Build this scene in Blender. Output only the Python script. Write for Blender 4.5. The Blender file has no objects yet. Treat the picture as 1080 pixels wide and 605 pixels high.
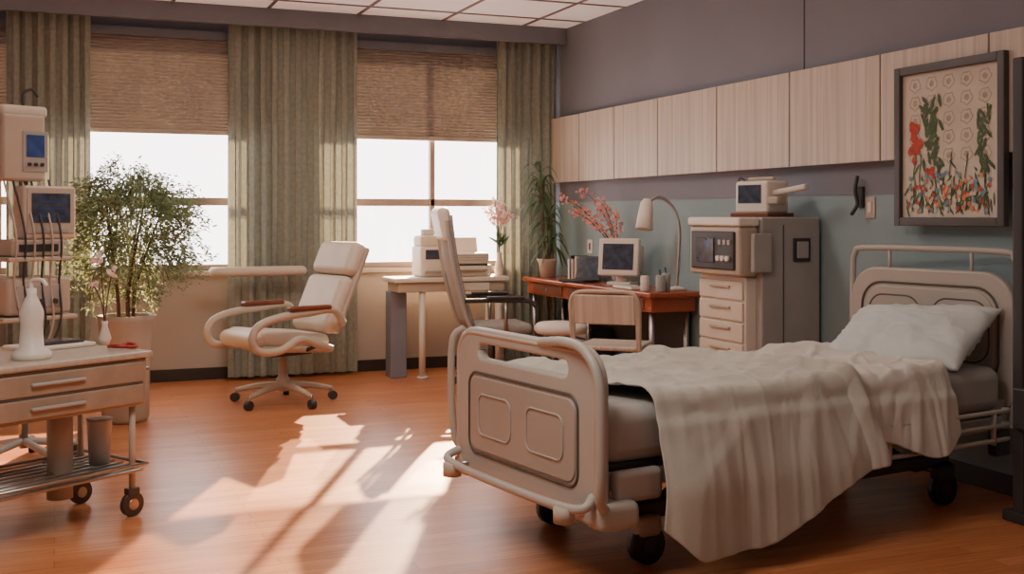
import bpy, bmesh, math, random
from mathutils import Vector, Matrix, noise
random.seed(7)
R=math.radians
F=1190.0; H=1.35; TH=math.atan(480/1190)
scene=bpy.context.scene
col=scene.collection

# ------------------------------------------------------------ materials
def lin(c):
    return tuple(((v/255)/12.92 if v/255<=0.04045 else ((v/255+0.055)/1.055)**2.4) for v in c)
def mat(name,rgb,rough=0.5,metal=0.0,var=0.12,scale=6.0,bump=0.0,bscale=60.0,trans=0.0,emit=None,estr=0,sheen=0.0,spec=0.5):
    m=bpy.data.materials.new(name); m.use_nodes=True
    nt=m.node_tree; n=nt.nodes; l=nt.links
    b=n['Principled BSDF']; out=n['Material Output']
    c=lin(rgb)
    tc=n.new('ShaderNodeTexCoord')
    no=n.new('ShaderNodeTexNoise'); no.inputs['Scale'].default_value=scale; no.inputs['Detail'].default_value=4
    l.new(tc.outputs['Object'],no.inputs['Vector'])
    cr=n.new('ShaderNodeValToRGB')
    cr.color_ramp.elements[0].position=0.3; cr.color_ramp.elements[1].position=0.7
    cr.color_ramp.elements[0].color=(*[v*(1-var) for v in c],1)
    cr.color_ramp.elements[1].color=(*[min(1,v*(1+var)) for v in c],1)
    l.new(no.outputs['Fac'],cr.inputs['Fac']); l.new(cr.outputs['Color'],b.inputs['Base Color'])
    b.inputs['Roughness'].default_value=rough; b.inputs['Metallic'].default_value=metal
    b.inputs['Specular IOR Level'].default_value=spec
    if sheen: b.inputs['Sheen Weight'].default_value=sheen
    if bump:
        n2=n.new('ShaderNodeTexNoise'); n2.inputs['Scale'].default_value=bscale; n2.inputs['Detail'].default_value=5
        l.new(tc.outputs['Object'],n2.inputs['Vector'])
        bp=n.new('ShaderNodeBump'); bp.inputs['Strength'].default_value=bump; bp.inputs['Distance'].default_value=0.01
        l.new(n2.outputs['Fac'],bp.inputs['Height']); l.new(bp.outputs['Normal'],b.inputs['Normal'])
    if emit:
        b.inputs['Emission Color'].default_value=(*lin(emit),1); b.inputs['Emission Strength'].default_value=estr
    if trans:
        t=n.new('ShaderNodeBsdfTranslucent'); l.new(cr.outputs['Color'],t.inputs['Color'])
        mx=n.new('ShaderNodeMixShader'); mx.inputs[0].default_value=trans
        l.new(b.outputs[0],mx.inputs[1]); l.new(t.outputs[0],mx.inputs[2]); l.new(mx.outputs[0],out.inputs['Surface'])
    return m

M={}
M['mauve']=mat('mauve_wall_paint',(126,127,136),0.8,bump=0.15,bscale=120,var=0.05,scale=1.5)
M['beige']=mat('beige_wall_paint',(178,166,152),0.8,bump=0.1,var=0.05,scale=2)
M['teal']=mat('teal_wall_paint',(136,158,162),0.75,bump=0.1,var=0.05,scale=2)
M['base']=mat('baseboard_vinyl',(52,44,40),0.5)
M['valance']=mat('valance_grey',(122,125,136),0.6,var=0.05)
M['ceil']=mat('ceiling_tile_added_glow',(246,234,228),0.9,bump=0.4,bscale=150,var=0.03,emit=(255,236,226),estr=0.22)  # plain tiles; emission added to lift the ceiling and fill the room
M['tbar']=mat('ceiling_tbar',(130,112,106),0.5)
M['frame']=mat('window_frame_alu',(150,134,124),0.45,metal=0.1)
M['curtain']=mat('curtain_sage',(150,154,140),0.9,var=0.12,scale=30,bump=0.3,bscale=200,trans=0.10,sheen=0.2)
M['blind']=mat('blind_taupe',(166,154,144),0.85,trans=0.02,var=0.10,scale=3)
M['cream']=mat('cream_vinyl',(212,198,180),0.5,var=0.05,bump=0.1,bscale=150)
M['creamd']=mat('cream_plastic_shade',(184,170,152),0.5,var=0.06)
M['white']=mat('white_plastic',(222,213,200),0.45,var=0.05)
M['grey']=mat('grey_enamel',(164,160,154),0.45,var=0.06)
M['bedpl']=mat('bed_plastic',(176,170,160),0.42,var=0.05,scale=3)
M['bedpd']=mat('bed_plastic_inset',(164,157,146),0.45,var=0.05,scale=3)
M['groove']=mat('bed_groove',(84,78,72),0.5)
M['steel']=mat('brushed_steel',(170,165,158),0.28,metal=0.9)
M['dsteel']=mat('dark_steel',(84,80,78),0.4,metal=0.7)
M['black']=mat('black_plastic',(28,27,28),0.4)
M['dark']=mat('dark_grey',(56,54,54),0.5)
M['wood']=mat('cherry_wood',(162,80,50),0.25,var=0.2,scale=3)
M['armwood']=mat('arm_wood',(118,62,40),0.35,var=0.25)
M['cartside']=mat('cart_drawer_laminate',(158,138,118),0.4,var=0.12,scale=10)
M['blanket']=mat('blanket_cotton',(188,185,172),0.9,var=0.05,bump=0.25,bscale=180,sheen=0.3)
M['sheet']=mat('sheet_cotton',(206,202,190),0.9,var=0.04,bump=0.2,bscale=180,sheen=0.3)
M['pillow']=mat('pillow_cotton',(198,205,202),0.9,var=0.05,bump=0.3,bscale=60,sheen=0.3)
M['matt']=mat('mattress_vinyl',(168,166,160),0.55,var=0.05)
M['leaf']=mat('ficus_leaf',(146,162,122),0.5,var=0.35,scale=9,trans=0.35)
M['leafd']=mat('dark_leaf',(92,116,82),0.5,var=0.3,scale=9,trans=0.25)
M['bark']=mat('bark',(92,70,52),0.9,var=0.3,scale=20)
M['soil']=mat('soil',(48,36,28),0.95,var=0.3,scale=40)
M['pink']=mat('pink_petal',(240,170,156),0.6,var=0.2,scale=30,trans=0.3)
M['pale']=mat('pale_petal',(244,216,206),0.6,var=0.1,scale=30,trans=0.3)
M['red']=mat('red_rubber',(150,28,22),0.4)
M['blue']=mat('blue_screen',(40,56,96),0.2,emit=(70,90,140),estr=0.2,var=0.5,scale=14)
M['scr']=mat('dark_screen',(56,60,70),0.15,emit=(80,84,98),estr=0.12,var=0.5,scale=20)
M['paper']=mat('paper',(226,216,204),0.8,var=0.03)
M['mesh']=mat('mesh_fabric',(152,145,136),0.8,var=0.15,scale=60)
M['stone']=mat('planter_ceramic',(176,162,144),0.6,var=0.08)
M['top']=mat('laminate_top',(182,168,152),0.35,var=0.12,scale=40)
M['purple']=mat('violet_led',(150,60,140),0.4,emit=(230,80,190),estr=1.5)

def floor_mat():
    m=bpy.data.materials.new('floor_wood_laminate'); m.use_nodes=True
    nt=m.node_tree;n=nt.nodes;l=nt.links;b=n['Principled BSDF']
    tc=n.new('ShaderNodeTexCoord')
    mp=n.new('ShaderNodeMapping'); mp.inputs['Rotation'].default_value=(0,0,0)
    l.new(tc.outputs['Object'],mp.inputs['Vector'])
    br=n.new('ShaderNodeTexBrick'); br.inputs['Scale'].default_value=1.0
    br.inputs['Brick Width'].default_value=1.3; br.inputs['Row Height'].default_value=0.09
    br.inputs['Mortar Size'].default_value=0.0018; br.inputs['Mortar Smooth'].default_value=0.5
    br.inputs['Color1'].default_value=(*lin((212,142,94)),1); br.inputs['Color2'].default_value=(*lin((190,119,75)),1)
    br.inputs['Mortar'].default_value=(*lin((130,76,46)),1); br.offset=0.37
    l.new(mp.outputs[0],br.inputs['Vector'])
    mp2=n.new('ShaderNodeMapping'); mp2.inputs['Scale'].default_value=(1.5,30,1)
    l.new(tc.outputs['Object'],mp2.inputs['Vector'])
    no=n.new('ShaderNodeTexNoise'); no.inputs['Scale'].default_value=2.2; no.inputs['Detail'].default_value=6
    l.new(mp2.outputs[0],no.inputs['Vector'])
    cr=n.new('ShaderNodeValToRGB'); cr.color_ramp.elements[0].position=.3; cr.color_ramp.elements[1].position=.75
    cr.color_ramp.elements[0].color=(.68,.63,.59,1); cr.color_ramp.elements[1].color=(1.1,1.08,1.05,1)
    l.new(no.outputs['Fac'],cr.inputs['Fac'])
    mx=n.new('ShaderNodeMix'); mx.data_type='RGBA'; mx.blend_type='MULTIPLY'; mx.inputs[0].default_value=1
    l.new(br.outputs['Color'],mx.inputs[6]); l.new(cr.outputs[0],mx.inputs[7]); l.new(mx.outputs[2],b.inputs['Base Color'])
    b.inputs['Roughness'].default_value=0.30
    return m
M['floor']=floor_mat()
def panel_mat():
    m=bpy.data.materials.new('birch_panel'); m.use_nodes=True
    nt=m.node_tree;n=nt.nodes;l=nt.links;b=n['Principled BSDF']
    tc=n.new('ShaderNodeTexCoord'); mp=n.new('ShaderNodeMapping'); mp.inputs['Scale'].default_value=(30,30,0.7)
    l.new(tc.outputs['Object'],mp.inputs['Vector'])
    no=n.new('ShaderNodeTexNoise'); no.inputs['Scale'].default_value=1.4; no.inputs['Detail'].default_value=5
    l.new(mp.outputs[0],no.inputs['Vector'])
    cr=n.new('ShaderNodeValToRGB'); cr.color_ramp.elements[0].position=.3; cr.color_ramp.elements[1].position=.7
    cr.color_ramp.elements[0].color=(*lin((180,166,149)),1); cr.color_ramp.elements[1].color=(*lin((212,199,183)),1)
    l.new(no.outputs['Fac'],cr.inputs['Fac']); l.new(cr.outputs[0],b.inputs['Base Color'])
    b.inputs['Roughness'].default_value=0.5
    return m
M['panel']=panel_mat()
def glass_mat():
    m=bpy.data.materials.new('window_glass'); m.use_nodes=True
    nt=m.node_tree;n=nt.nodes;l=nt.links
    for x in list(n):
        if x.type!='OUTPUT_MATERIAL': n.remove(x)
    t=n.new('ShaderNodeBsdfTransparent'); g=n.new('ShaderNodeBsdfGlossy'); g.inputs['Roughness'].default_value=.02
    mx=n.new('ShaderNodeMixShader'); mx.inputs[0].default_value=.05
    l.new(t.outputs[0],mx.inputs[1]); l.new(g.outputs[0],mx.inputs[2]); l.new(mx.outputs[0],n['Material Output'].inputs['Surface'])
    return m
M['glass']=glass_mat()

# ------------------------------------------------------------ helpers
def G(name,loc=(0,0,0),rz=0.0):
    e=bpy.data.objects.new(name,None); e.empty_display_size=.1
    e.location=loc; e.rotation_euler=(0,0,rz); col.objects.link(e); return e
def fin(o,parent,m,smooth=False):
    if o.name not in col.objects: col.objects.link(o)
    if m: o.data.materials.append(M[m] if isinstance(m,str) else m)
    if parent: o.parent=parent
    if smooth:
        for p in o.data.polygons: p.use_smooth=True
    return o
def meshobj(name,verts,faces,parent,m,smooth=False):
    me=bpy.data.meshes.new(name); me.from_pydata([tuple(v) for v in verts],[],faces); me.update()
    return fin(bpy.data.objects.new(name,me),parent,m,smooth)
def box(name,size,loc,m,parent=None,bev=0.006,rot=(0,0,0),seg=3,taper=None):
    me=bpy.data.meshes.new(name); bm=bmesh.new()
    bmesh.ops.create_cube(bm,size=1)
    for v in bm.verts:
        tx=1.0
        if taper and v.co.z>0: tx=taper
        v.co=Vector((v.co.x*size[0]*tx,v.co.y*size[1]*tx,v.co.z*size[2]))
    if bev>0:
        bev=min(bev,min(size)*0.48)
        bmesh.ops.bevel(bm,geom=bm.edges[:],offset=bev,segments=seg,affect='EDGES',profile=0.5)
    bm.to_mesh(me); bm.free()
    o=bpy.data.objects.new(name,me); fin(o,parent,m)
    o.location=loc; o.rotation_euler=rot
    if bev>0:
        for p in me.polygons: p.use_smooth=True
        o.modifiers.new('wn','WEIGHTED_NORMAL')
    return o
def b2(name,lo,hi,m,parent=None,bev=0.005):
    return box(name,[hi[i]-lo[i] for i in range(3)],[(hi[i]+lo[i])/2 for i in range(3)],m,parent,bev)
def cr_pts(pts,cyc=False,n=8):
    P=[Vector(p) for p in pts]; L=len(P); out=[]
    rng=L if cyc else L-1
    for i in range(rng):
        p0=P[(i-1)%L] if (cyc or i>0) else P[0]; p1=P[i]; p2=P[(i+1)%L]
        p3=P[(i+2)%L] if (cyc or i+2<L) else P[-1]
        for k in range(n):
            t=k/n
            out.append(0.5*((2*p1)+(-p0+p2)*t+(2*p0-5*p1+4*p2-p3)*t*t+(-p0+3*p1-3*p2+p3)*t**3))
    if not cyc: out.append(P[-1])
    return out
def tube(name,pts,r,m,parent=None,cyc=False,smooth=True,radii=None,n=8):
    P=cr_pts(pts,cyc,n) if smooth else [Vector(p) for p in pts]
    cu=bpy.data.curves.new(name,'CURVE'); cu.dimensions='3D'; cu.bevel_depth=r; cu.bevel_resolution=3; cu.use_fill_caps=True
    s=cu.splines.new('POLY'); s.points.add(len(P)-1); s.use_cyclic_u=cyc
    for i,p in enumerate(P):
        s.points[i].co=(*p,1)
        if radii:
            t=i/(len(P)-1)*(len(radii)-1); a=int(min(t,len(radii)-2)); s.points[i].radius=radii[a]+(radii[a+1]-radii[a])*(t-a)
    s.use_smooth=True
    o=bpy.data.objects.new(name,cu); return fin(o,parent,m)
def rod(name,a,b,r,m,parent=None,r2=None,seg=20):
    a=Vector(a);b=Vector(b);d=b-a;L=d.length
    me=bpy.data.meshes.new(name);bm=bmesh.new()
    bmesh.ops.create_cone(bm,cap_ends=True,segments=seg,radius1=r,radius2=r if r2 is None else r2,depth=L)
    bm.to_mesh(me);bm.free()
    o=bpy.data.objects.new(name,me);fin(o,parent,m)
    for p in me.polygons: p.use_smooth=len(p.vertices)==4
    o.location=(a+b)/2;o.rotation_euler=d.to_track_quat('Z','Y').to_euler();return o
def lathe(name,prof,loc,m,parent=None,seg=32,rot=(0,0,0)):
    vs=[];fs=[]
    for (r,z) in prof:
        for k in range(seg):
            a=2*math.pi*k/seg; vs.append((r*math.cos(a),r*math.sin(a),z))
    for i in range(len(prof)-1):
        for k in range(seg):
            k2=(k+1)%seg; fs.append((i*seg+k,i*seg+k2,(i+1)*seg+k2,(i+1)*seg+k))
    fs.append(tuple(range(seg-1,-1,-1))); fs.append(tuple((len(prof)-1)*seg+k for k in range(seg)))
    o=meshobj(name,vs,fs,parent,m)
    for p in o.data.polygons: p.use_smooth=len(p.vertices)==4
    o.location=loc;o.rotation_euler=rot;return o
def rr(w,h,r,cx=0,cy=0,n=7):
    pts=[]
    if not isinstance(r,(list,tuple)): r=[r]*4
    for (sx,sy,a0,q) in ((1,1,0,r[0]),(-1,1,90,r[1]),(-1,-1,180,r[2]),(1,-1,270,r[3])):
        for k in range(n+1):
            a=R(a0+90*k/n); pts.append((cx+sx*(w/2-q)+q*math.cos(a),cy+sy*(h/2-q)+q*math.sin(a)))
    return pts
def plate(name,loops,thick,m,parent=None,loc=(0,0,0),rot=(0,0,0),bev=0.006):
    cu=bpy.data.curves.new(name,'CURVE'); cu.dimensions='2D'; cu.fill_mode='BOTH'
    cu.extrude=max(thick/2-bev,0.0005); cu.bevel_depth=bev; cu.bevel_resolution=2
    for lp in loops:
        s=cu.splines.new('POLY'); s.points.add(len(lp)-1); s.use_cyclic_u=True
        for i,p in enumerate(lp): s.points[i].co=(p[0],p[1],0,1)
    o=bpy.data.objects.new(name,cu); fin(o,parent,m); o.location=loc;o.rotation_euler=rot; return o
def caster(p,x,y,r=.035,nm='caster',m='dark'):
    rod(nm+'_wheel',(x,y-.012,r),(x,y+.012,r),r,m,p)
    rod(nm+'_hub',(x,y-.016,r),(x,y+.016,r),r*.45,'steel',p)
    box(nm+'_fork',(r*1.1,.036,r*.5),(x,y,r*2.1),'dsteel',p,.004)
    rod(nm+'_stem',(x,y,r*2.0),(x,y,r*3.0),.008,'steel',p)

def leafmesh(name,items,parent,m):
    vs=[];fs=[]
    for (c,d,s,w) in items:
        c=Vector(c);d=Vector(d).normalized()
        up=Vector((random.uniform(-1,1),random.uniform(-1,1),random.uniform(-1,1)))
        side=d.cross(up)
        if side.length<1e-3: side=Vector((1,0,0))
        side.normalize(); nn=side.cross(d)*s*0.12
        i=len(vs)
        vs+= [c,c+d*s*.35+side*w*.5+nn,c+d*s*.75+side*w*.35+nn*.6,c+d*s,c+d*s*.75-side*w*.35+nn*.6,c+d*s*.35-side*w*.5+nn,c+d*s*.5]
        fs+= [(i,i+1,i+6),(i+1,i+2,i+6),(i+2,i+3,i+6),(i+3,i+4,i+6),(i+4,i+5,i+6),(i+5,i,i+6)]
    return meshobj(name,vs,fs,parent,m)

# ------------------------------------------------------------ room shell
XR=4.28; XL=-1.7; YB=9.6; YF=-1.2; ZC=3.05
b2('floor',(XL-.1,YF-.1,-.1),(XR+.1,YB+.15,0),'floor',bev=0)
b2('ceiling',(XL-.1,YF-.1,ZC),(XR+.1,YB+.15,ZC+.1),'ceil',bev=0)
b2('wall_left',(XL-.1,YF-.1,0),(XL,YB+.15,ZC),'mauve',bev=0)
b2('wall_front',(XL-.1,YF-.1,0),(XR+.1,YF,ZC),'mauve',bev=0)
wr=G('wall_right')
b2('upper',(XR,YF,1.48),(XR+.1,YB+.15,ZC),'mauve',wr,0)
b2('lower',(XR,YF,0),(XR+.1,YB+.15,1.48),'teal',wr,0)
b2('joint_strip',(XR-.004,YF,1.475),(XR,YB,1.49),'mauve',wr,0)
b2('panel_seam',(XR-.003,5.78,2.25),(XR,5.79,ZC),'dark',wr,0)
wins=[(-.45,1.62),(2.1,4.05)]
wb=G('wall_back')
zs0,zs1=.9,2.78
b2('below',(XL,YB,0),(XR,YB+.15,zs0),'beige',wb,0)
b2('above',(XL,YB,zs1),(XR,YB+.15,ZC),'valance',wb,0)
b2('pier_left',(XL,YB,zs0),(wins[0][0],YB+.15,zs1),'mauve',wb,0)
b2('pier_mid',(wins[0][1],YB,zs0),(wins[1][0],YB+.15,zs1),'beige',wb,0)
b2('pier_right',(wins[1][1],YB,zs0),(XR,YB+.15,zs1),'mauve',wb,0)
b2('baseboard_back',(XL,YB-.015,0),(XR,YB,.1),'base',bev=.003)
b2('baseboard_right',(XR-.015,YF,0),(XR,YB-.02,.1),'base',bev=.003)
b2('baseboard_left',(XL,YF,0),(XL+.015,YB-.02,.1),'base',bev=.003)
for i,(a,b) in enumerate(wins):
    w=G('window_%d'%(i+1))
    t=.05
    b2('frame_bottom',(a,YB+.03,zs0),(b,YB+.1,zs0+t),'frame',w)
    b2('frame_top',(a,YB+.03,zs1-t),(b,YB+.1,zs1),'frame',w)
    b2('frame_left',(a,YB+.03,zs0+t),(a+t,YB+.1,zs1-t),'frame',w)
    b2('frame_right',(b-t,YB+.03,zs0+t),(b,YB+.1,zs1-t),'frame',w)
    b2('transom',(a+t,YB+.035,1.44),(b-t,YB+.095,1.505),'frame',w)
    mx=3.12 if i else .12
    b2('mullion',(mx-.022,YB+.035,zs0+t),(mx+.022,YB+.095,zs1-t),'frame',w)
    b2('glass',(a+t,YB+.06,zs0+t),(b-t,YB+.064,zs1-t),'glass',w,0)
    b2('sill',(a-.03,YB-.05,zs0-.04),(b+.03,YB+.03,zs0),'creamd',w)
    bl=G('window_blind')
    vs=[];fs=[];nz=56;z1=2.82;z0=2.05
    for k in range(nz+1):
        z=z1-(z1-z0)*k/nz; y=YB-.035+(.012 if k%2 else -.012)
        vs+=[(a+.02,y,z),(b-.02,y,z)]
    for k in range(nz): fs.append((2*k,2*k+1,2*k+3,2*k+2))
    meshobj('pleats',vs,fs,bl,'blind')
    b2('bottom_bar',(a+.02,YB-.055,2.02),(b-.02,YB-.02,2.055),'creamd',bl)
    b2('head_box',(a+.01,YB-.075,2.80),(b-.01,YB,2.87),'valance',bl)
v=G('curtain_valance')
b2('board',(XL,9.28,2.9),(XR,9.32,ZC),'valance',v)
v=G('curtain_track')
b2('track',(XL,9.41,3.0),(XR,9.45,ZC),'frame',v)
def curtain(x0,x1,folds,seed):
    c=G('curtain'); rnd=random.Random(seed)
    nx=folds*12; nz=30; vs=[];fs=[]
    ph=[rnd.uniform(-.6,.6) for _ in range(folds+2)]; am=[rnd.uniform(.7,1.2) for _ in range(folds+2)]
    for j in range(nz+1):
        t=j/nz; z=2.998-t*2.968
        for i in range(nx+1):
            u=i/nx; f=u*folds; k=int(f); fr=f-k
            a=am[k]*(1-fr)+am[min(k+1,folds)]*fr; p=ph[k]*(1-fr)+ph[min(k+1,folds)]*fr
            A=.036*a*(.6+.4*t)
            y=9.435+A*math.sin(2*math.pi*f+p+.5*math.sin(t*2.2+k*.0))+.008*math.sin(f*11+t*3)
            x=x0+(x1-x0)*u+.015*math.cos(4*math.pi*f+p)*(1 if 0<i<nx else 0)
            vs.append((x,y,z))
    for j in range(nz):
        for i in range(nx):
            q=j*(nx+1)+i; fs.append((q,q+1,q+nx+2,q+nx+1))
    meshobj('cloth',vs,fs,c,'curtain',True)
curtain(-.36,.24,7,1); curtain(1.3,2.38,11,2); curtain(3.66,4.24,7,3)
cg=G('ceiling_grid')
x=XL+.3
while x<XR:
    b2('bar_long',(x-.014,YF,ZC-.008),(x+.014,9.28,ZC),'tbar',cg,0); x+=.75
y=YF+.35
while y<9.25:
    b2('bar_cross',(XL,y-.014,ZC-.0075),(XR,y+.014,ZC),'tbar',cg,0); y+=.75
wc=G('wall_cabinets')
eds=[9.58,8.86,8.2,7.48,6.66,5.83,5.0,4.22,3.4,2.6]
b2('carcass',(XR-.06,2.6,1.66),(XR,9.58,2.235),'groove',wc,.002)
for i in range(len(eds)-1):
    b2('door_panel',(XR-.08,eds[i+1]+.006,1.655),(XR-.055,eds[i]-.006,2.24),'panel',wc,.003)

# ------------------------------------------------------------ bed
ba=math.atan2(.38,2.37)
bed=G('hospital_bed',(1.73,4.15,0),ba)
rotYZ=(R(90),0,R(90))
fz=.555
outer=rr(1.05,.62,[.13,.13,.06,.06])
slot=[(p[0],p[1]) for p in rr(.70,.085,.042,0,.228)]
plate('footboard_panel',[outer,slot],.05,'bedpl',bed,(0,0,fz),rotYZ,.012)
def ring(name,w,h,r,cx,cy,x,rad,m,z0=fz):
    pts=[(x,p[0],z0+p[1]) for p in rr(w,h,r,cx,cy)]
    tube(name,pts,rad,m,bed,cyc=True,smooth=False)
ring('footboard_groove',.82,.34,.06,0,-.035,-.026,.006,'groove')
ring('footboard_rim',1.03,.60,.12,0,0,-.02,.010,'creamd')
plate('footboard_inset',[rr(.78,.30,.05)],.02,'bedpd',bed,(-.022,0,fz-.035),rotYZ,.006)
for yy in (-.19,.19):
    ring('footboard_label',.26,.17,.04,yy,-.035,-.034,.004,'bedpl')
tube('foot_bumper',[(-.02,-.5,.34),(-.09,-.48,.30),(-.1,0,.29),(-.09,.48,.30),(-.02,.5,.34)],.018,'bedpl',bed)
tube('foot_tube_far',[(.02,.54,.86),(-.02,.575,.80),(-.02,.585,.55),(.0,.58,.36),(.06,.56,.33)],.016,'bedpl',bed)
tube('foot_grab_rail',[(-.02,-.15,.865),(-.04,-.35,.885),(-.05,-.50,.86),(-.05,-.58,.75),(-.05,-.59,.5),(-.04,-.57,.34),(.04,-.52,.28)],.019,'bedpl',bed)
box('foot_corner_near',(.18,.13,.10),(.06,-.5,.27),'bedpl',bed,.03)
box('foot_corner_far',(.16,.12,.09),(.05,.5,.27),'bedpl',bed,.03)
box('foot_bracket',(.22,.06,.12),(.18,-.49,.36),'bedpl',bed,.025)
for yy in (-.43,.43):
    rod('bumper_wheel',(-.10,yy,.245),(-.10,yy,.30),.04,'creamd',bed)
    rod('bumper_pin',(-.06,yy,.29),(.02,yy,.29),.014,'steel',bed)
for yy in (-.44,.44):
    b2('side_rail',(.03,yy-.025,.34),(2.36,yy+.025,.41),'grey',bed,.01)
    b2('base_rail',(.3,yy*.7-.025,.18),(2.15,yy*.7+.025,.24),'dsteel',bed,.01)
b2('deck',(.06,-.46,.41),(2.36,.46,.44),'dark',bed,.01)
for xx in (.3,1.2,2.1): b2('cross_member',(xx-.03,-.42,.33),(xx+.03,.42,.39),'dsteel',bed,.006)
for xx in (.45,1.95): b2('base_cross',(xx-.04,-.33,.17),(xx+.04,.33,.23),'dsteel',bed,.006)
for xx,dx in ((.5,.25),(1.9,-.25)):
    for yy in (-.25,.25):
        rod('lift_arm',(xx,yy,.22),(xx+dx,yy,.36),.025,'dsteel',bed)
box('motor_housing',(.5,.3,.14),(1.2,0,.25),'dark',bed,.03)
for xx in (.35,2.1):
    for yy in (-.33,.33):
        rod('wheel',(xx,yy-.025,.075),(xx,yy+.025,.075),.075,'black',bed)
        rod('wheel_cap',(xx,yy-.03,.075),(xx,yy+.03,.075),.03,'dark',bed)
        box('wheel_cover',(.12,.07,.09),(xx,yy,.15),'dark' if xx>1 else 'bedpl',bed,.025)
for zz in (.32,.385,.45):
    tube('side_tube',[(1.42,-.50,zz),(1.46,-.53,zz),(2.25,-.53,zz),(2.3,-.50,zz)],.011,'bedpl',bed,n=5)
for xx in (1.5,1.85,2.2): rod('side_tube_post',(xx,-.53,.30),(xx,-.53,.46),.012,'bedpl',bed)
box('head_control_box',(.10,.06,.12),(2.28,-.5,.30),'dark',bed,.015)
mt=box('mattress',(2.29,.965,.21),(1.195,0,.54),'matt',bed,.06,seg=5)
hx=2.42
plate('headboard_panel',[rr(.97,.62,[.16,.16,.05,.05])],.045,'bedpl',bed,(hx,0,.76),rotYZ,.012)
ring('headboard_groove',.83,.47,.13,0,0,hx-.025,.006,'groove',.77)
for yy in (-.2,.2):
    ring('headboard_oval',.33,.30,.09,yy,0,hx-.026,.005,'groove',.79)
plate('headboard_inset',[rr(.77,.42,.11)],.016,'bedpl',bed,(hx-.02,0,.77),rotYZ,.005)
tube('headboard_rail',[(hx,-.47,.35),(hx,-.5,.7),(hx,-.5,1.05),(hx,-.485,1.15),(hx,-.42,1.18),(hx,0,1.185),(hx,.42,1.18),(hx,.485,1.15),(hx,.5,1.05),(hx,.5,.7),(hx,.47,.35)],.016,'bedpl',bed)
for yy in (-.25,.25):
    rod('headboard_spindle',(hx,yy,1.05),(hx,yy,1.185),.009,'bedpl',bed)
for yy in (-.42,.42): b2('head_bracket',(2.3,yy-.03,.34),(hx+.02,yy+.03,.48),'grey',bed,.01)

def smooth01(t): t=max(0,min(1,t)); return t*t*(3-2*t)
def layer(name,xa,xb,zt,near_drop,far_drop,m,seed,yhalf=.495,nx=120,ns=150,amp=.035,wr=.012,rollend=False,spread=.06,lean=0.0):
    off=Vector((seed*3.1,seed*1.7,seed))
    r=.06; vs=[];fs=[]
    for i in range(nx+1):
        u=i/nx
        for j in range(ns+1):
            v=j/ns
            xm=xa(0)+(xb(0)-xa(0))*u
            dn=near_drop(xm); df=far_drop(xm)
            arc=math.pi*r/2; L1=2*(yhalf-r); tot=dn+arc+L1+arc+df
            s=v*tot
            if s<dn: yy=-yhalf; zz=zt-r-(dn-s); hang=(dn-s); side=-1
            elif s<dn+arc:
                a=(s-dn)/r; yy=-yhalf+r-r*math.cos(a); zz=zt-r+r*math.sin(a); hang=0; side=-1
            elif s<dn+arc+L1: yy=-yhalf+r+(s-dn-arc); zz=zt; hang=0; side=0
            elif s<dn+2*arc+L1:
                a=(s-dn-arc-L1)/r; yy=yhalf-r+r*math.sin(a); zz=zt-r+r*math.cos(a); hang=0; side=1
            else: hang=s-(dn+2*arc+L1); yy=yhalf; zz=zt-r-hang; side=1
            x=xa(yy)+(xb(yy)-xa(yy))*u
            if side!=0 and hang>0:
                g=smooth01(hang/.30)
                fold=math.sin(x*7.5+seed+1.2*hang)*.6+math.sin(x*13+2*seed-3*hang)*.22+ .4*math.sin(x*4.2+seed)
                yy+=side*(.02*smooth01(hang/.05)+amp*g*(fold*.8+.95)+hang*spread)
                x+=.04*g*math.sin(x*7+seed)-lean*hang*(1-u)+.03*hang*u
            nz=noise.noise(Vector((x*3.2,yy*3.2,0))+off)*wr*1.6+noise.noise(Vector((x*7+yy*5,yy*3-x*3,1))+off)*wr
            for (ka,kb,kc,am_) in ((2.5,4.0,5,1.0),(-3.2,5.0,9,.9),(5.5,1.8,13,.8),(-6,3.0,17,.6)):
                rid=abs(noise.noise(Vector((x*ka+yy*1.5,yy*kb-x*1.2,kc))+off))
                nz+=wr*4.2*am_*max(0,.16-rid)
            if hang<=0: zz+=nz+wr*.8
            else: yy+=side*abs(nz)*.8
            if rollend:
                e=max(0,1-abs(u-.955)/.045)
                if hang<=0: zz+=.035*math.sqrt(e)
                else: yy+=side*.03*math.sqrt(e)
                if u>.985: zz-=.012
            zz=max(zz,.012)
            vs.append((x,yy,zz))
    for i in range(nx):
        for j in range(ns):
            q=i*(ns+1)+j; fs.append((q,q+ns+1,q+ns+2,q+1))
    o=meshobj(name,vs,fs,bed,m,True)
    sd=o.modifiers.new('s','SOLIDIFY'); sd.thickness=.008; sd.offset=1
    ss=o.modifiers.new('ss','SUBSURF'); ss.levels=1; ss.render_levels=1
    return o
bxb=lambda y:1.2-.26*y+.03*math.sin(y*9)
layer('sheet',lambda y:bxb(y)-.12,lambda y:2.0+.12*y,.648,lambda x:.19+.10*math.sin(x*4+1)**2,lambda x:.2,'sheet',2.0,yhalf=.485,amp=.022,wr=.017,spread=.10)
layer('blanket',lambda y:.10+.15*smooth01((.25-y)/.7),bxb,.672,
      lambda x:.38+.15*smooth01((x-.1)/.2)-.24*smooth01((x-.6)/.6),lambda x:.3,'blanket',5.0,amp=.045,wr=.014,rollend=True,yhalf=.51,lean=.16,spread=.08)
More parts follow.
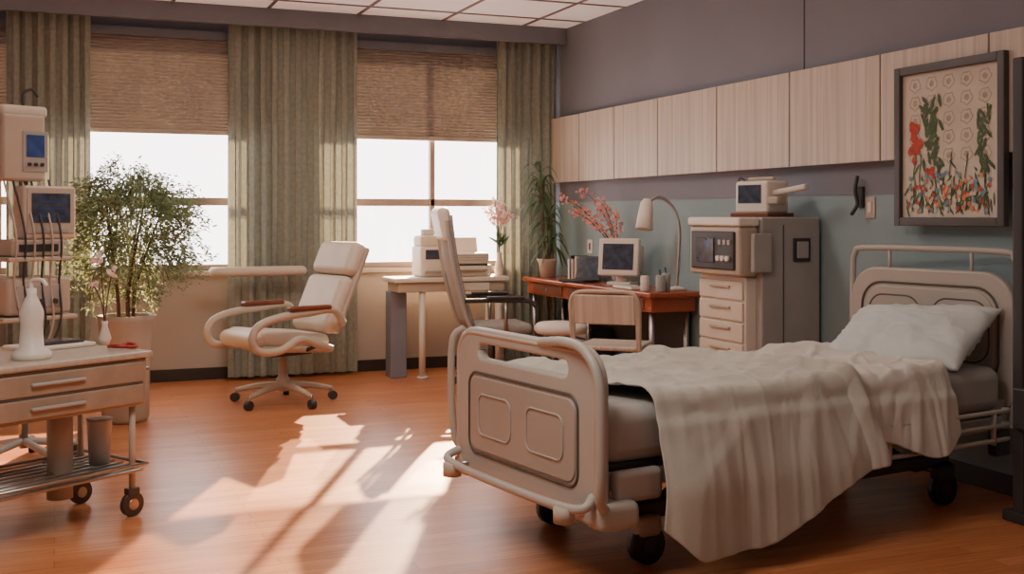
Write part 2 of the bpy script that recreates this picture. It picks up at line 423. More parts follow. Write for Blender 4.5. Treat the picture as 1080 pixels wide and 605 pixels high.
def pillow():
    n=40;vs=[];fs=[];w=.80;d=.48
    for side in (1,-1):
        for i in range(n+1):
            for j in range(n+1):
                u=i/n*2-1;v=j/n*2-1
                e=(1-abs(u)**2.6)*(1-abs(v)**2.6)
                h=.085*max(e,0)**.5
                ix=u*(1-.06*(1-v*v)); jy=v*(1-.08*(1-u*u))
                wz=noise.noise(Vector((u*2.2,v*2.2,side)))*.02
                for (ka,kb) in ((4,2),(2,-5)):
                    wz+=max(0,.16-abs(noise.noise(Vector((u*ka*.7+v*1.5,v*kb*.7,3+side)))))*.05
                vs.append((ix*w/2,jy*d/2,side*(h+ (wz if e>.1 else wz*e*10))))
    N=(n+1)**2
    for s in range(2):
        for i in range(n):
            for j in range(n):
                q=s*N+i*(n+1)+j; f=(q,q+n+1,q+n+2,q+1)
                fs.append(f if s==0 else f[::-1])
    o=meshobj('pillow',vs,fs,bed,'pillow',True)
    bm=bmesh.new();bm.from_mesh(o.data);bmesh.ops.remove_doubles(bm,verts=bm.verts,dist=.002);bm.to_mesh(o.data);bm.free()
    for p in o.data.polygons:p.use_smooth=True
    o.location=(2.15,-.08,.760)
    m=Matrix.Rotation(R(-33),4,'Y')@Matrix.Rotation(R(90),4,'Z')@Matrix.Rotation(R(6),4,'Z')
    o.rotation_euler=m.to_euler()
pillow()

# ------------------------------------------------------------ recliner
rc=G('reclining_office_chair',(1.52,8.20,0),R(200))
for k in range(5):
    a=R(72*k+20); c,s=math.cos(a),math.sin(a)
    tube('base_leg',[(0,0,.13),(.18*c,.18*s,.12),(.36*c,.36*s,.085)],.024,'creamd',rc,radii=[1.3,1,.7])
    rod('caster_wheel',(.37*c-.02*s,.37*s+.02*c,.032),(.37*c+.02*s,.37*s-.02*c,.032),.032,'dark',rc)
    rod('caster_stem',(.36*c,.36*s,.05),(.36*c,.36*s,.10),.01,'steel',rc)
lathe('column',[(.045,.09),(.05,.18),(.035,.19),(.035,.3),(.025,.31),(.025,.4)],(0,0,0),'creamd',rc)
box('mechanism',(.34,.26,.06),(0,0,.38),'dsteel',rc,.015)
box('seat_shell',(.58,.50,.05),(.02,0,.41),'creamd',rc,.02,rot=(0,R(-4),0))
box('seat_cushion',(.58,.50,.11),(.04,0,.475),'cream',rc,.05,rot=(0,R(-6),0),seg=6)
box('seat_front_roll',(.17,.49,.11),(.31,0,.49),'cream',rc,.052,rot=(0,R(12),0),seg=6)
def rp(t): return Vector((-.24-.28*t, 0, .50+.62*t))
bt=-R(24)
for t,h,th,w in ((.33,.44,.12,.50),(.86,.26,.13,.50)):
    p=rp(t); box('back_cushion',(th,w,h),p,'cream',rc,.055,rot=(0,bt,0),seg=6)
box('back_shell',(.05,.49,.68),rp(.53)+Vector((-.055,0,-.02)),'creamd',rc,.022,rot=(0,bt,0))
for s in (-1,1):
    y=s*.325
    tube('arm_loop',[(-.30,y,.58),(-.22,y,.68),(0,y,.67),(.22,y,.65),(.38,y,.60),(.43,y,.51),(.38,y,.43),(.22,y,.42),(.05,y,.49),(-.1,y*.97,.44),(-.22,y*.9,.40)],.028,'creamd',rc,n=6)
    box('arm_pad',(.34,.07,.034),(-.02,y,.705),'armwood',rc,.015)
    rod('arm_bracket',(-.05,s*.24,.40),(-.1,y,.44),.015,'dsteel',rc)
    rod('arm_back_bracket',(-.30,y,.58),(-.34,s*.22,.60),.02,'cream',rc)

# ------------------------------------------------------------ tall back chair near desk
tc=G('high_back_armchair',(3.18,8.40,0),R(-8))
def bp(t,y): return (-.20-.17*t-.03*math.sin(t*3), y, .50+.86*t)
n=14; vs=[];fs=[]
for i in range(n+1):
    for j in range(9):
        t=i/n; yv=(j/8-.5)*(.46-.06*t**2); c=.05*(abs(j/8-.5)*2)**2
        p=bp(t,yv); vs.append((p[0]+c,p[1],p[2]))
for i in range(n):
    for j in range(8):
        q=i*9+j; fs.append((q,q+1,q+10,q+9))
o=meshobj('mesh_back',vs,fs,tc,'mesh',True); s=o.modifiers.new('s','SOLIDIFY'); s.thickness=.02
for yy in (-.235,.235):
    tube('back_frame',[(-.16,yy,.44),bp(0.1,yy),bp(.5,yy),bp(.95,yy*.9)],.017,'grey',tc)
box('headrest',(.10,.38,.26),bp(.92,0),'white',tc,.045,rot=(0,R(-12),0),seg=4)
box('seat',(.50,.50,.08),(.06,0,.47),'mesh',tc,.035,seg=4)
for s in (-1,1):
    tube('arm',[(-.24,s*.27,.70),(.0,s*.28,.70),(.26,s*.28,.69),(.32,s*.28,.65)],.018,'dark',tc)
    box('arm_pad',(.3,.06,.025),(.08,s*.28,.72),'dark',tc,.012)
    rod('arm_post',(.08,s*.28,.45),(.08,s*.28,.70),.014,'steel',tc)
    rod('arm_link',(.08,s*.20,.45),(.08,s*.28,.45),.014,'steel',tc)
rod('column',(.03,0,.10),(.03,0,.44),.03,'dsteel',tc)
for k in range(5):
    a=R(72*k); c,s=math.cos(a),math.sin(a)
    tube('base_leg',[(.03,0,.12),(.03+.3*c,.3*s,.075)],.018,'dsteel',tc,n=2)
    rod('caster_wheel',(.03+.3*c-.015*s,.3*s+.015*c,.03),(.03+.3*c+.015*s,.3*s-.015*c,.03),.03,'dark',tc)

st=G('rolling_stool',(3.50,7.70,0))
lathe('seat',[(.05,.47),(.18,.475),(.20,.50),(.20,.53),(.17,.555),(.02,.56)],(0,0,0),'white',st)
rod('column',(0,0,.08),(0,0,.48),.022,'steel',st)
for k in range(5):
    a=R(72*k+10); c,s=math.cos(a),math.sin(a)
    tube('leg',[(0,0,.10),(.22*c,.22*s,.065)],.015,'steel',st,n=2)
    rod('caster_wheel',(.22*c-.012*s,.22*s+.012*c,.027),(.22*c+.012*s,.22*s-.012*c,.027),.027,'dark',st)

# ------------------------------------------------------------ desk
dk=G('writing_desk')
b2('top',(3.84,6.95,.775),(4.262,9.28,.815),'wood',dk,.012)
b2('apron_front',(3.88,7.0,.67),(3.905,9.24,.775),'wood',dk,.005)
b2('apron_side',(3.9,7.0,.67),(4.24,7.02,.775),'wood',dk,.004)
for i in range(3):
    b2('drawer_front',(3.872,7.1+i*.7,.685),(3.885,7.7+i*.7,.765),'armwood',dk,.004)
    rod('drawer_knob',(3.86,7.4+i*.7,.725),(3.875,7.4+i*.7,.725),.012,'steel',dk)
for (xx,yy) in ((3.92,7.06),(3.92,9.18),(4.2,7.06),(4.2,9.18),(3.92,8.1)):
    rod('leg',(xx,yy,0),(xx,yy,.68),.02,'steel',dk)
b2('back_panel',(4.22,7.1,.3),(4.235,9.2,.67),'dark',dk,.004)
cp_=G('computer_tower',(4.07,8.35,0)); box('case',(.2,.4,.44),(0,0,.225),'black',cp_,.012); box('front_bezel',(.01,.36,.40),(-.102,0,.225),'dark',cp_,.004)
for k in range(3): box('drive_bay',(.006,.3,.03),(-.108,0,.38-.05*k),'grey',cp_,.002)

wch=G('beech_frame_chair',(3.55,6.92,0),R(48))
for s in (-1,1):
    tube('frame_loop',[(.2,s*.22,0.012),(.2,s*.22,.2),(.19,s*.22,.44),(0,s*.22,.45),(-.2,s*.22,.45),(-.24,s*.22,.62),(-.27,s*.215,.80)],.013,'creamd',wch,n=5)
    tube('rear_leg',[(-.24,s*.22,.012),(-.21,s*.22,.2),(-.17,s*.22,.44)],.013,'creamd',wch)
tube('back_hoop',[(-.22,-.23,.46),(-.25,-.235,.66),(-.27,-.23,.79),(-.275,-.17,.845),(-.28,0,.85),(-.275,.17,.845),(-.27,.23,.79),(-.25,.235,.66),(-.22,.23,.46)],.014,'creamd',wch)
box('back_panel',(.02,.42,.20),(-.265,0,.73),'panel',wch,.009,rot=(0,R(-8),0))
box('seat',(.42,.44,.035),(0,0,.467),'panel',wch,.015)
rod('stretcher',(-.2,-.22,.22),(-.2,.22,.22),.01,'creamd',wch)

# desk items
mo=G('desktop_crt_monitor',(4.06,7.78,.815),R(217))
box('base',(.16,.2,.03),(0,0,.015),'white',mo,.01)
rod('neck',(0,0,.03),(0,0,.08),.05,'white',mo)
box('shell',(.06,.34,.29),(.05,0,.22),'white',mo,.015,rot=(0,R(-6),0))
box('tube_housing',(.16,.26,.22),(-.05,0,.215),'white',mo,.03,rot=(0,R(-6),0))
box('screen',(.008,.26,.20),(.08,0,.225),'scr',mo,.003,rot=(0,R(-6),0))
kb=G('keyboard',(3.925,7.42,.815),R(180)); box('body',(.12,.30,.02),(0,0,.01),'white',kb,.006)
for r_ in range(4): box('key_row',(.02,.27,.008),(-.045+r_*.03,0,.023),'grey',kb,.003)
lp=G('laptop',(4.0,8.35,.815),R(200))
box('base',(.2,.28,.018),(.05,0,.009),'black',lp,.005); box('lid',(.012,.28,.2),(-.07,0,.11),'black',lp,.004,rot=(0,R(-15),0)); box('lid_screen',(.003,.25,.17),(-.061,0,.112),'scr',lp,.001,rot=(0,R(-15),0))
dl=G('desk_lamp',(4.17,7.14,.815))
lathe('base',[(.065,0),(.07,.012),(.05,.02),(.015,.03)],(0,0,0),'white',dl)
tube('gooseneck',[(0,0,.02),(.01,-.01,.25),(.01,-.02,.45),(-.02,.02,.60),(-.11,.06,.675),(-.18,.09,.64)],.010,'steel',dl)
lathe('shade',[(.025,.0),(.045,-.03),(.056,-.12),(.064,-.22),(.058,-.225)],(-.19,.10,.66),'white',dl,rot=(R(-6),R(10),0))
for i,(x_,y_,h,rad,m_) in enumerate(((3.95,6.99,.12,.034,'grey'),(3.90,7.13,.11,.032,'white'),(4.03,7.05,.13,.03,'grey'),)):
    g=G('desk_canister',(x_,y_,.815))
    lathe('body',[(rad*.9,0),(rad,.01),(rad,h-.015),(rad*.95,h-.01),(rad*.95,h),(rad*.8,h)],(0,0,0),m_,g)
    if i!=1:
        for k in range(2): rod('pen',(0.0,.006*k,h-.02),(.012*(k-1),.01*k,h+.04),.004,'dark',g)
g=G('book_row',(4.14,8.70,.815),0)
for k in range(6): box('book',(.16,.03,.18+.02*math.sin(k*2)),(0,-.1+k*.035,.09+.01*math.sin(k*2)),['dark','creamd','armwood','grey','black','white'][k],g,.003)
bv=G('blossom_branch_vase',(4.17,8.06,.815))
lathe('vase',[(.035,0),(.05,.04),(.045,.12),(.022,.18),(.027,.21),(.018,.21)],(0,0,0),'grey',bv)
pet=[]
for (dx,dy,dz) in ((-.30,.50,.70),(-.22,.38,.62),(-.18,.26,.74),(-.3,.22,.58),(-.12,.06,.64),(-.08,-.10,.55)):
    pts=[(0,0,.18),(dx*.2,dy*.2,dz*.55),(dx*.6,dy*.6,dz*.85),(dx,dy,dz)]
    tube('twig',pts,.004,'bark',bv,radii=[1.3,1,.5])
    cp=cr_pts(pts)
    for q in cp[10:]:
        if random.random()<.75:
            for _ in range(3):
                c=q+Vector([random.gauss(0,.022) for _ in range(3)])
                pet+= [(c,[random.gauss(0,1) for _ in range(3)],.024,.02) for _ in range(3)]
leafmesh('blossoms',pet,bv,'pink')
sp=G('potted_dracaena',(4.02,9.13,.816))
lathe('pot',[(.06,0),(.085,.14),(.09,.16),(.08,.16),(.075,.15)],(0,0,0),'stone',sp)
vs=[];fs=[]
for b_ in range(4):
    hx_,hy_=random.uniform(-.09,.07),random.uniform(-.03,.03); top=.35+.18*b_
    tube('cane',[(hx_*.3,hy_*.3,.14),(hx_,hy_,top)],.01,'bark',sp,n=2)
    for k in range(28):
        a=random.uniform(0,2*math.pi); L=random.uniform(.20,.36); up=random.uniform(.3,1.3); w=.013
        base=Vector((hx_,hy_,top+random.uniform(-.12,.04)))
        dirv=Vector((math.cos(a) if math.cos(a)<0 else .6*math.cos(a),math.sin(a)*.4,0)); sd=Vector((-math.sin(a),math.cos(a),0))
        i0=len(vs)
        for q in range(6):
            t=q/5; p=base+dirv*L*t*.9+Vector((0,0,L*(up*t-1.1*t*t)))
            p.z=max(p.z,.06)
            ww=w*math.sin(math.pi*min(1,.15+t*.85)); vs+=[p-sd*ww,p+sd*ww]
        for q in range(5): fs.append((i0+2*q,i0+2*q+1,i0+2*q+3,i0+2*q+2))
meshobj('blades',vs,fs,sp,'leafd')

# ------------------------------------------------------------ workstation
ws=G('instrument_table')
b2('top',(2.56,8.92,.80),(3.58,9.30,.84),'white',ws,.012)
b2('apron',(2.6,8.95,.72),(3.54,9.27,.80),'creamd',ws,.006)
b2('side_panel',(2.58,9.1,0),(2.72,9.26,.72),'valance',ws,.006)
for (xx,yy) in ((2.82,8.99),(3.5,8.99)):
    rod('leg',(xx,yy,0.02),(xx,yy,.72),.028,'white',ws); rod('foot',(xx,yy,0),(xx,yy,.02),.045,'white',ws)
rod('leg_back',(3.5,9.22,0),(3.5,9.22,.72),.028,'white',ws)
b2('drawer_front',(3.05,8.935,.725),(3.4,8.95,.79),'white',ws,.004)
pr=G('laser_printer',(3.25,9.12,.84))
box('lower',(.38,.28,.10),(0,0,.05),'white',pr,.015); box('upper',(.34,.26,.10),(0,0,.15),'cream',pr,.02)
box('tray',(.26,.08,.01),(0,-.16,.06),'creamd',pr,.003); box('slot',(.3,.01,.015),(0,-.138,.10),'dark',pr,.002)
box('paper_feed',(.26,.01,.16),(0,.07,.25),'paper',pr,.003,rot=(R(-15),0,0))
for k in range(3): box('vent',(.3,.006,.006),(0,-.132,.14+.02*k),'grey',pr,.001)
an=G('blood_analyzer',(2.92,9.13,.84))
box('body',(.22,.28,.26),(0,0,.13),'white',an,.025); box('display',(.14,.006,.08),(0,-.142,.19),'scr',an,.002); box('tray',(.16,.05,.02),(0,-.15,.05),'grey',an,.004)
box('lid',(.20,.24,.10),(0,.01,.30),'cream',an,.03); rod('cylinder_top',(0,.02,.34),(0,.02,.40),.06,'white',an)
ov=G('orchid_vase',(3.52,9.02,.84))
lathe('vase',[(.03,0),(.045,.05),(.02,.16),(.025,.2),(.015,.2)],(0,0,0),'white',ov)
pet=[]
for k in range(4):
    e=(-.10+.06*k+random.uniform(-.03,.03),-.04+random.uniform(-.03,.02),.64-.06*abs(k-1))
    pts=[(0,0,.15),(e[0]*.2,0,.40),e]; tube('stem',pts,.004,'leafd',ov)
    for q in cr_pts(pts)[10:]:
        for _ in range(3):
            c=q+Vector([random.gauss(0,.016) for _ in range(3)])
            pet+=[(c,[random.gauss(0,1) for _ in range(3)],.032,.028) for _ in range(3)]
leafmesh('petals',pet,ov,'pale')
pet=[(Vector((0,0,.25))+Vector([random.gauss(0,.012) for _ in range(3)]),[random.gauss(0,.5),random.gauss(0,.5),1],.12,.03) for _ in range(10)]
leafmesh('leaves',pet,ov,'leafd')

hr=G('padded_wall_rail')
tube('cushion',[(1.16,9.30,.90),(1.22,9.24,.905),(1.5,9.24,.905),(1.82,9.24,.905),(1.88,9.30,.90)],.042,'cream',hr,n=5)
for xx in (1.22,1.8): rod('bracket',(xx,9.25,.90),(xx,9.6,.86),.012,'steel',hr)

# ------------------------------------------------------------ instrument cabinet
ic=G('instrument_cabinet')
X0=3.82;Y0=5.6;Y1=6.12
b2('body',(X0+.02,Y0,.04),(XR-.02,Y1,1.345),'grey',ic,.014)
b2('plinth',(X0+.05,Y0+.02,0),(XR-.03,Y1-.02,.05),'dark',ic,.004)
b2('drawer_unit',(X0-.05,Y0+.06,.06),(X0+.03,Y1+.05,.99),'white',ic,.01)
for k in range(7):
    z=.10+k*.125
    b2('drawer_face',(X0-.065,Y0+.075,z),(X0-.045,Y1+.035,z+.112),'cream',ic,.006)
    b2('drawer_pull',(X0-.08,Y0+.2,z+.07),(X0-.062,Y1-.1,z+.085),'creamd',ic,.004)
b2('seam_side',(X0+.17,Y0-.004,.1),(X0+.176,Y0,1.3),'groove',ic,0)
b2('vent_plate',(X0+.24,Y0-.012,1.08),(X0+.36,Y0,1.22),'dark',ic,.005)
b2('side_handle',(X0+.26,Y0-.022,1.10),(X0+.34,Y0-.01,1.20),'grey',ic,.005)
dv=G('infusion_analyzer_console')
b2('case',(X0-.12,Y0+.02,.995),(X0+.015,Y1+.06,1.29),'creamd',dv,.02)
b2('cap',(X0-.13,Y0+.01,1.29),(X0+.015,Y1+.07,1.345),'white',dv,.014)
b2('bezel',(X0-.135,Y0+.06,1.03),(X0-.115,Y1+.02,1.26),'dark',dv,.01)
b2('display',(X0-.142,Y0+.27,1.07),(X0-.133,Y1-.05,1.22),'scr',dv,.004)
b2('console_lamp',(X0-.143,Y0+.30,1.16),(X0-.14,Y0+.36,1.20),'blue',dv,.001)
for k in range(3):
    rod('knob',(X0-.155,Y0+.11+.05*k,1.10),(X0-.133,Y0+.11+.05*k,1.10),.016,'white',dv)
    b2('key',(X0-.142,Y0+.09+.05*k,1.18),(X0-.134,Y0+.12+.05*k,1.21),'grey',dv,.002)
b2('control_module',(X0-.06,Y0-.04,1.02),(X0+.07,Y0-.001,1.25),'grey',dv,.01)
pm=G('portable_ecg_machine',(4.02,5.86,1.346),R(195))
box('body',(.20,.26,.20),(0,0,.12),'white',pm,.02)
box('foot',(.24,.30,.025),(0,0,.0125),'armwood',pm,.006)
box('display',(.006,.18,.11),(.102,-.01,.14),'scr',pm,.002)
box('handle',(.03,.2,.02),(0,0,.235),'creamd',pm,.008)
box('probe_arm',(.045,.34,.035),(.03,.20,.155),'white',pm,.012,rot=(R(8),0,0))
box('probe_block',(.09,.12,.05),(.05,.14,.10),'creamd',pm,.015)
tube('cable',[(.0,-.1,.2),(.02,-.16,.24),(0,-.2,.1),(0,-.18,.01)],.005,'dark',pm)

sd=G('wall_bracket_dispenser')
b2('plate',(XR-.02,5.22,1.40),(XR,5.27,1.52),'dark',sd,.005)
tube('lever',[(XR-.03,5.25,1.58),(XR-.05,5.245,1.50),(XR-.04,5.24,1.42),(XR-.08,5.24,1.36)],.011,'dark',sd)
sw=G('light_switch'); b2('plate',(XR-.008,5.13,1.34),(XR,5.21,1.46),'creamd',sw,.003); b2('rocker',(XR-.014,5.155,1.37),(XR-.007,5.185,1.43),'paper',sw,.002)
for yy in (8.45,8.75):
    g=G('power_outlet'); b2('plate',(XR-.008,yy,1.03),(XR,yy+.09,1.15),'paper',g,.003); b2('socket',(XR-.01,yy+.03,1.06),(XR-.007,yy+.06,1.12),'dark',g,.001)

# ------------------------------------------------------------ painting
pa=G('framed_floral_print'); XP=XR-.08
y0,y1,z0,z1=4.09,4.85,1.30,2.14; f_=.045
M['pframe']=mat('picture_frame',(76,70,68),0.4,metal=.2)
b2('frame_l',(XP-.035,y0,z0),(XP,y0+f_,z1),'pframe',pa); b2('frame_r',(XP-.035,y1-f_,z0),(XP,y1,z1),'pframe',pa)
b2('frame_b',(XP-.035,y0+f_,z0),(XP,y1-f_,z0+f_),'pframe',pa); b2('frame_t',(XP-.035,y0+f_,z1-f_),(XP,y1-f_,z1),'pframe',pa)
M['canvas']=mat('print_canvas',(200,190,172),0.7,var=0.08,scale=8)
b2('canvas',(XP-.012,y0+f_-.002,z0+f_-.002),(XP-.004,y1-f_+.002,z1-f_+.002),'canvas',pa,0)
M['p_red']=mat('print_red',(178,64,46),0.7,var=.3,scale=30); M['p_green']=mat('print_green',(70,90,58),0.7,var=.3,scale=30)
M['p_blue']=mat('print_blue',(110,140,158),0.7,var=.3,scale=30); M['p_tan']=mat('print_tan',(166,152,134),0.7,var=.2,scale=30)
M['p_or']=mat('print_orange',(206,130,86),0.7,var=.3,scale=30)
layerx=[0]
def blobs(name,lst,m):
    vs=[];fs=[]
    for (cy,cz,ry,rz,ang) in lst:
        layerx[0]+=1; xx=XP-.0125-.000012*layerx[0]; i0=len(vs); n=12
        for k in range(n):
            a=2*math.pi*k/n; rr_=1+.15*math.sin(a*5+cy*50)
            py=ry*rr_*math.cos(a);pz=rz*rr_*math.sin(a)
            vs.append((xx,cy+py*math.cos(ang)-pz*math.sin(ang),cz+py*math.sin(ang)+pz*math.cos(ang)))
        fs.append(tuple(range(i0,i0+n)))
    meshobj(name,vs,fs,pa,m)
W=y1-y0
def q(u,v): return (y1-f_-u*(W-2*f_), z0+f_+v*(z1-z0-2*f_))
A_=[];B_=[];C_=[]
for i in range(5):
    for j in range(5):
        c=q(.14+.18*i,.92-.125*j)
        A_.append((c[0],c[1],.042,.038,0)); B_.append((c[0],c[1],.035,.031,0)); C_.append((c[0],c[1],.016,.018,.5*i))
blobs('stamp_grid',A_,'p_tan'); blobs('stamp_centres',B_,'canvas'); blobs('stamp_motifs',C_,'p_tan')
rn=random.Random(3); L=[]
for k in range(100):
    u=rn.uniform(.05,.95); v=abs(rn.gauss(0,.12))+.04; c=q(u,min(v,.4)); L.append((c[0],c[1],.006,.034,rn.uniform(-.8,.8)))
for k in range(48):
    t=rn.random(); c=q(.38+rn.gauss(0,.05)-.08*t,.32+.48*t+rn.gauss(0,.03)); L.append((c[0],c[1],.011,.036,rn.uniform(-1,1)))
for k in range(30):
    c=q(.87+rn.gauss(0,.035),.30+.42*rn.random()); L.append((c[0],c[1],.009,.034,rn.uniform(-1,1)))
for uu,v0 in ((.14,.12),(.2,.1),(.34,.05),(.52,.1),(.68,.08),(.87,.05)):
    for k in range(9):
        c=q(uu+.01*math.sin(k),v0+.04*k); L.append((c[0],c[1],.004,.02,.1))
blobs('foliage',L,'p_green')
L=[]
for k in range(26):
    u,v=rn.choice([(.14,.62),(.2,.50),(.14,.56),(.12,.45),(.33,.28)]); c=q(u+rn.gauss(0,.025),v+rn.gauss(0,.022)); L.append((c[0],c[1],.022,.018,rn.random()*3))
for k in range(26):
    c=q(rn.uniform(.08,.92),rn.uniform(.05,.22)); L.append((c[0],c[1],.012,.012,0))
blobs('red_flowers',L,'p_red')
blobs('orange_flowers',[(*q(rn.uniform(.08,.92),rn.uniform(.04,.28)),.012,.012,0) for k in range(26)],'p_or')
blobs('blue_flowers',[(*q(rn.uniform(.08,.92),rn.uniform(.04,.3)),.012,.014,0) for k in range(30)],'p_blue')
blobs('pale_flowers',[(*q(rn.uniform(.08,.92),rn.uniform(.04,.3)),.011,.012,0) for k in range(30)],'canvas')

# ------------------------------------------------------------ plant left
fp=G('potted_ficus_tree',(.42,7.85,0))
lathe('planter',[(.13,0),(.15,.03),(.155,.4),(.17,.66),(.18,.70),(.16,.70),(.15,.66)],(0,0,0),'stone',fp)
lathe('soil',[(.145,.64),(.145,.66),(.02,.67)],(0,0,0),'soil',fp)
items=[];
cen=Vector((0.04,0,1.32))
for k in range(5):
    a=2*math.pi*k/5; b=Vector((.05*math.cos(a),.05*math.sin(a),.66))
    tube('stem',[b,b+Vector((.02*math.cos(a),.02*math.sin(a),.25)),cen+Vector((.2*math.cos(a),.2*math.sin(a),.1))],.010,'bark',fp,radii=[1.2,1,.5])
for k in range(230):
    u=Vector([random.gauss(0,1) for _ in range(3)]).normalized()
    rad=random.uniform(.4,1.0)**.8
    tip=cen+Vector((u.x*.48,u.y*.42,u.z*.41))*rad
    if u.z<-.2: tip.z-=random.uniform(0,.18)
    st0=cen+Vector((u.x*.1,u.y*.1,u.z*.1-.1))
    mid=(st0+tip)/2+Vector((0,0,.10))
    pts=cr_pts([st0,mid,tip,tip+Vector((u.x*.05,u.y*.05,-.10))],n=6)
    if k%4==0: tube('twig',pts,.0025,'bark',fp,smooth=False)
    for p in pts[6:]:
        for _ in range(5):
            d=Vector((u.x+random.gauss(0,.8),u.y+random.gauss(0,.8),random.gauss(-.4,.6)))
            items.append((p+Vector([random.gauss(0,.026) for _ in range(3)]),d,random.uniform(.022,.040),random.uniform(.009,.014)))
leafmesh('foliage',items,fp,'leaf')
# ------------------------------------------------------------ monitor tower (left)
tw=G('patient_monitor_tower',(-.17,6.75,0),R(-62))
for k in range(5):
    a=R(72*k); c,s=math.cos(a),math.sin(a)
    tube('base_leg',[(0,0,.12),(.27*c,.27*s,.08)],.02,'grey',tw,n=2)
    rod('caster_wheel',(.27*c-.015*s,.27*s+.015*c,.035),(.27*c+.015*s,.27*s-.015*c,.035),.035,'dark',tw)
rod('pole',(0,0,.08),(0,0,1.95),.024,'steel',tw)
for z_,w_ in ((.62,.42),(.80,.42),(1.12,.36)):
    box('shelf',(.32,w_,.025),(.04,0,z_),'creamd',tw,.008)
box('lower_unit',(.28,.36,.20),(.04,0,.92),'creamd',tw,.02)
box('lower_panel',(.006,.26,.12),(.182,0,.92),'grey',tw,.003)
for k in range(3): rod('lower_knob',(.18,-.08+.08*k,.89),(.20,-.08+.08*k,.89),.015,'dark',tw)
box('mid_unit',(.26,.30,.09),(.04,0,1.18),'creamd',tw,.012)
box('mid_panel',(.006,.22,.04),(.172,0,1.18),'dark',tw,.002)
box('monitor_shell',(.13,.30,.29),(.10,.07,1.37),'cream',tw,.02)
box('monitor_bezel',(.01,.27,.25),(.165,.07,1.38),'creamd',tw,.006)
box('monitor_screen',(.006,.22,.16),(.171,.07,1.395),'scr',tw,.003)
for k in range(3): box('monitor_trace',(.002,.16,.005),(.175,.07,1.35+.04*k),'blue',tw,.0)
box('monitor_keys',(.006,.2,.02),(.171,.07,1.272),'grey',tw,.002)
box('upper_unit',(.16,.24,.36),(.05,-.06,1.72),'creamd',tw,.02)
box('upper_bezel',(.006,.14,.22),(.131,.0,1.70),'grey',tw,.003)
box('upper_screen',(.006,.10,.12),(.135,.0,1.73),'blue',tw,.003)
for k in range(3): rod('upper_knob',(.13,-.035+.035*k,1.63),(.145,-.035+.035*k,1.63),.01,'dark',tw)
box('upper_cap',(.14,.26,.06),(.03,-.04,1.92),'cream',tw,.02)
tube('hook',[(0,0,1.93),(0,0,2.02),(0,.05,2.05),(0,.08,2.01)],.008,'dark',tw)
for k in range(6):
    tube('cable',[(.1,-.16+.05*k,1.55),(.2,-.14+.05*k,1.25),(.18,-.14+.05*k,1.0),(.2,-.1+.04*k,.75),(.15,-.05,.45)],.006,'dark' if k%2 else 'creamd',tw)

# ------------------------------------------------------------ medical cart
ct=G('medical_cart',(.40,5.35,0),math.atan2(.54,.84))
b2('top_tray',(-.95,-.01,.715),(.0,.50,.745),'top',ct,.010)
b2('drawer_body',(-.93,.01,.50),(-.02,.48,.715),'cartside',ct,.010)
b2('drawer_face',(-.90,-.008,.61),(-.05,.012,.70),'cartside',ct,.008)
b2('drawer_face_lower',(-.90,-.008,.515),(-.05,.012,.60),'cartside',ct,.008)
b2('drawer_groove',(-.90,-.004,.601),(-.05,.01,.609),'groove',ct,.001)
b2('drawer_pull',(-.6,-.025,.65),(-.35,-.006,.665),'grey',ct,.006)
b2('drawer_pull_lower',(-.6,-.025,.55),(-.35,-.006,.565),'grey',ct,.006)
b2('end_handle',(0.0,.05,.64),(.025,.45,.665),'steel',ct,.008)
for xx in (-.89,-.07):
    for yy in (.05,.44): rod('post',(xx,yy,.12),(xx,yy,.54),.014,'creamd',ct)
rod('lift_column',(-.3,.25,.1),(-.3,.25,.54),.055,'creamd',ct)
b2('lower_shelf',(-.93,.02,.20),(-.03,.47,.215),'steel',ct,.005)
for yy in [.05+.06*k for k in range(8)]: rod('shelf_wire',(-.93,yy,.222),(-.03,yy,.222),.005,'steel',ct)
tube('shelf_rim',[(-.94,.01,.235),(-.02,.01,.235),(-.02,.48,.235),(-.94,.48,.235)],.008,'steel',ct,cyc=True,smooth=False)
for xx in (-.89,-.07):
    for yy in (.05,.44): caster(ct,xx,yy,.055,'caster','dsteel')
lathe('waste_bin',[(.045,.222),(.055,.42),(.058,.43),(.05,.43)],(-.12,.22,0),'grey',ct)
g=G('sanitizer_pump_bottle',(-.10,5.20,.745))
lathe('bottle',[(.075,0),(.08,.01),(.08,.03),(.05,.05),(.045,.14),(.05,.2),(.03,.25),(.02,.27),(.02,.30)],(0,0,0),'white',g)
tube('nozzle',[(0,0,.29),(0,0,.33),(.04,-.03,.335),(.06,-.045,.31)],.009,'white',g)
g=G('instrument_tray',(-.03,5.62,.745),R(33)); box('tray',(.34,.22,.02),(0,0,.01),'white',g,.008); box('tablet',(.24,.15,.012),(.01,0,.026),'dark',g,.004); box('tablet_screen',(.2,.12,.002),(.01,0,.033),'scr',g,0)
g=G('stethoscope',(.27,5.43,.745),R(30))
tube('tube',[(0,0,.012),(.05,.03,.02),(.07,-.02,.012),(.02,-.05,.012),(-.04,-.02,.02),(-.03,.05,.012)],.008,'red',g)
lathe('chestpiece',[(.022,0),(.025,.008),(.015,.014)],(.02,.06,0),'steel',g)
g=G('flower_bud_vase',(.21,5.66,.745))
lathe('vase',[(.02,0),(.03,.03),(.012,.09),(.015,.11),(.01,.11)],(0,0,0),'white',g)
pet=[]
for e in ((-.02,0,.40),(.03,.02,.33),(-.05,.02,.28)):
    tube('stem',[(0,0,.08),(e[0]*.3,0,.2),e],.003,'bark',g)
    pet+=[(Vector(e)+Vector([random.gauss(0,.012) for _ in range(3)]),[random.gauss(0,1) for _ in range(3)],.03,.025) for _ in range(12)]
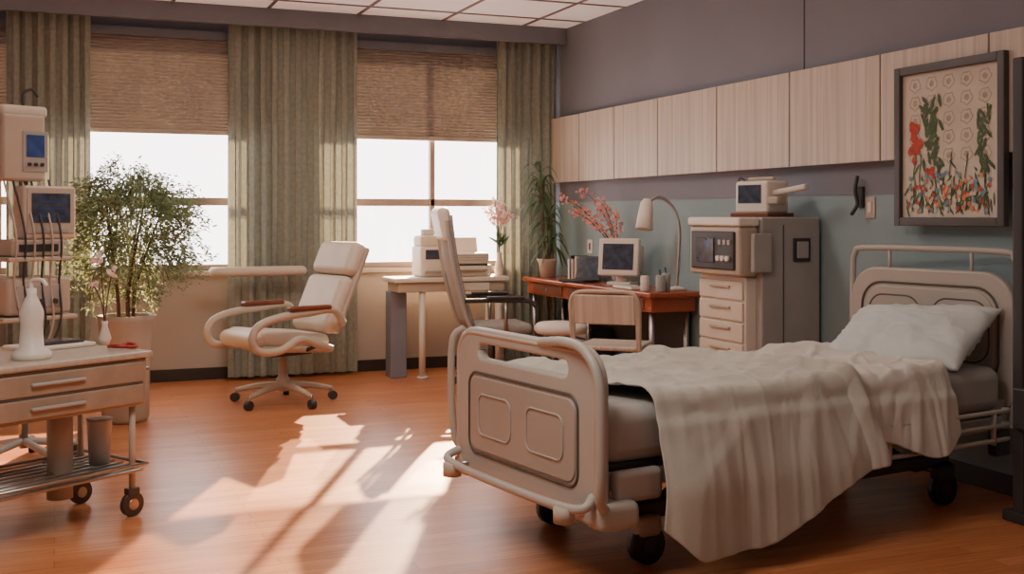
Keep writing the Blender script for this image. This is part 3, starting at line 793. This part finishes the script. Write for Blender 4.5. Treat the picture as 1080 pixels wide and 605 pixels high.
leafmesh('petals',pet,g,'pale')

sc=G('bedside_service_column',(3.935,3.77,0))
b2('base',(-.03,-.10,0),(.10,.08,.05),'dark',sc,.01)
b2('post',(-.02,-.03,.04),(.04,.03,2.05),'dark',sc,.01)
b2('module',(-.05,-.09,.42),(.05,-.0,.6),'dark',sc,.01)
for k in range(3): rod('indicator',(-.03,-.098,.45+.05*k),(-.03,-.088,.45+.05*k),.010,'purple',sc)

def add_fill_light(x,y,w,d,e,c=(1,.93,.85)):  # unseen area light added as room fill, in an invented ceiling fixture
    g=G('added_ceiling_fill')
    g.location=(x,y,ZC-.012)
    b2('rim',(-w/2-.03,-d/2-.03,-.01),(w/2+.03,d/2+.03,.012),'frame',g,.003)
    la=bpy.data.lights.new('fill_area_light','AREA'); la.shape='RECTANGLE'; la.size=w; la.size_y=d; la.energy=e; la.color=c
    o=bpy.data.objects.new('fill_lamp',la); col.objects.link(o); o.parent=g; o.location=(0,0,-.015)
add_fill_light(.4,3.2,1.1,1.1,62)
add_fill_light(1.9,6.6,1.1,.6,38)

def sun(name,v_,e,c,ang):
    su=bpy.data.lights.new(name,'SUN'); su.energy=e; su.angle=R(ang); su.color=c
    so=bpy.data.objects.new(name,su); col.objects.link(so); so.location=(6,14,5)
    so.rotation_euler=Vector(v_).to_track_quat('-Z','Y').to_euler()
sun('sun_light',(-.98,-2.15,-1),36,(1,.64,.36),0.6)
sun('sun_extra_patch',(-1.36,-2.95,-1),22,(1,.64,.36),0.6)  # extra sun added to cast the nearer floor patch; no facade exists
w=bpy.data.worlds.new('world'); scene.world=w; w.use_nodes=True
bg=w.node_tree.nodes['Background']; bg.inputs['Color'].default_value=(1,.88,.87,1); bg.inputs['Strength'].default_value=7.5

cam=bpy.data.cameras.new('camera'); co=bpy.data.objects.new('camera',cam); col.objects.link(co)
co.location=(0,0,H); co.rotation_euler=(R(90),0,-TH)
cam.sensor_width=36; cam.lens=36*F/1080; cam.shift_y=-(302.5-228)/1080; cam.clip_start=.05
scene.camera=co
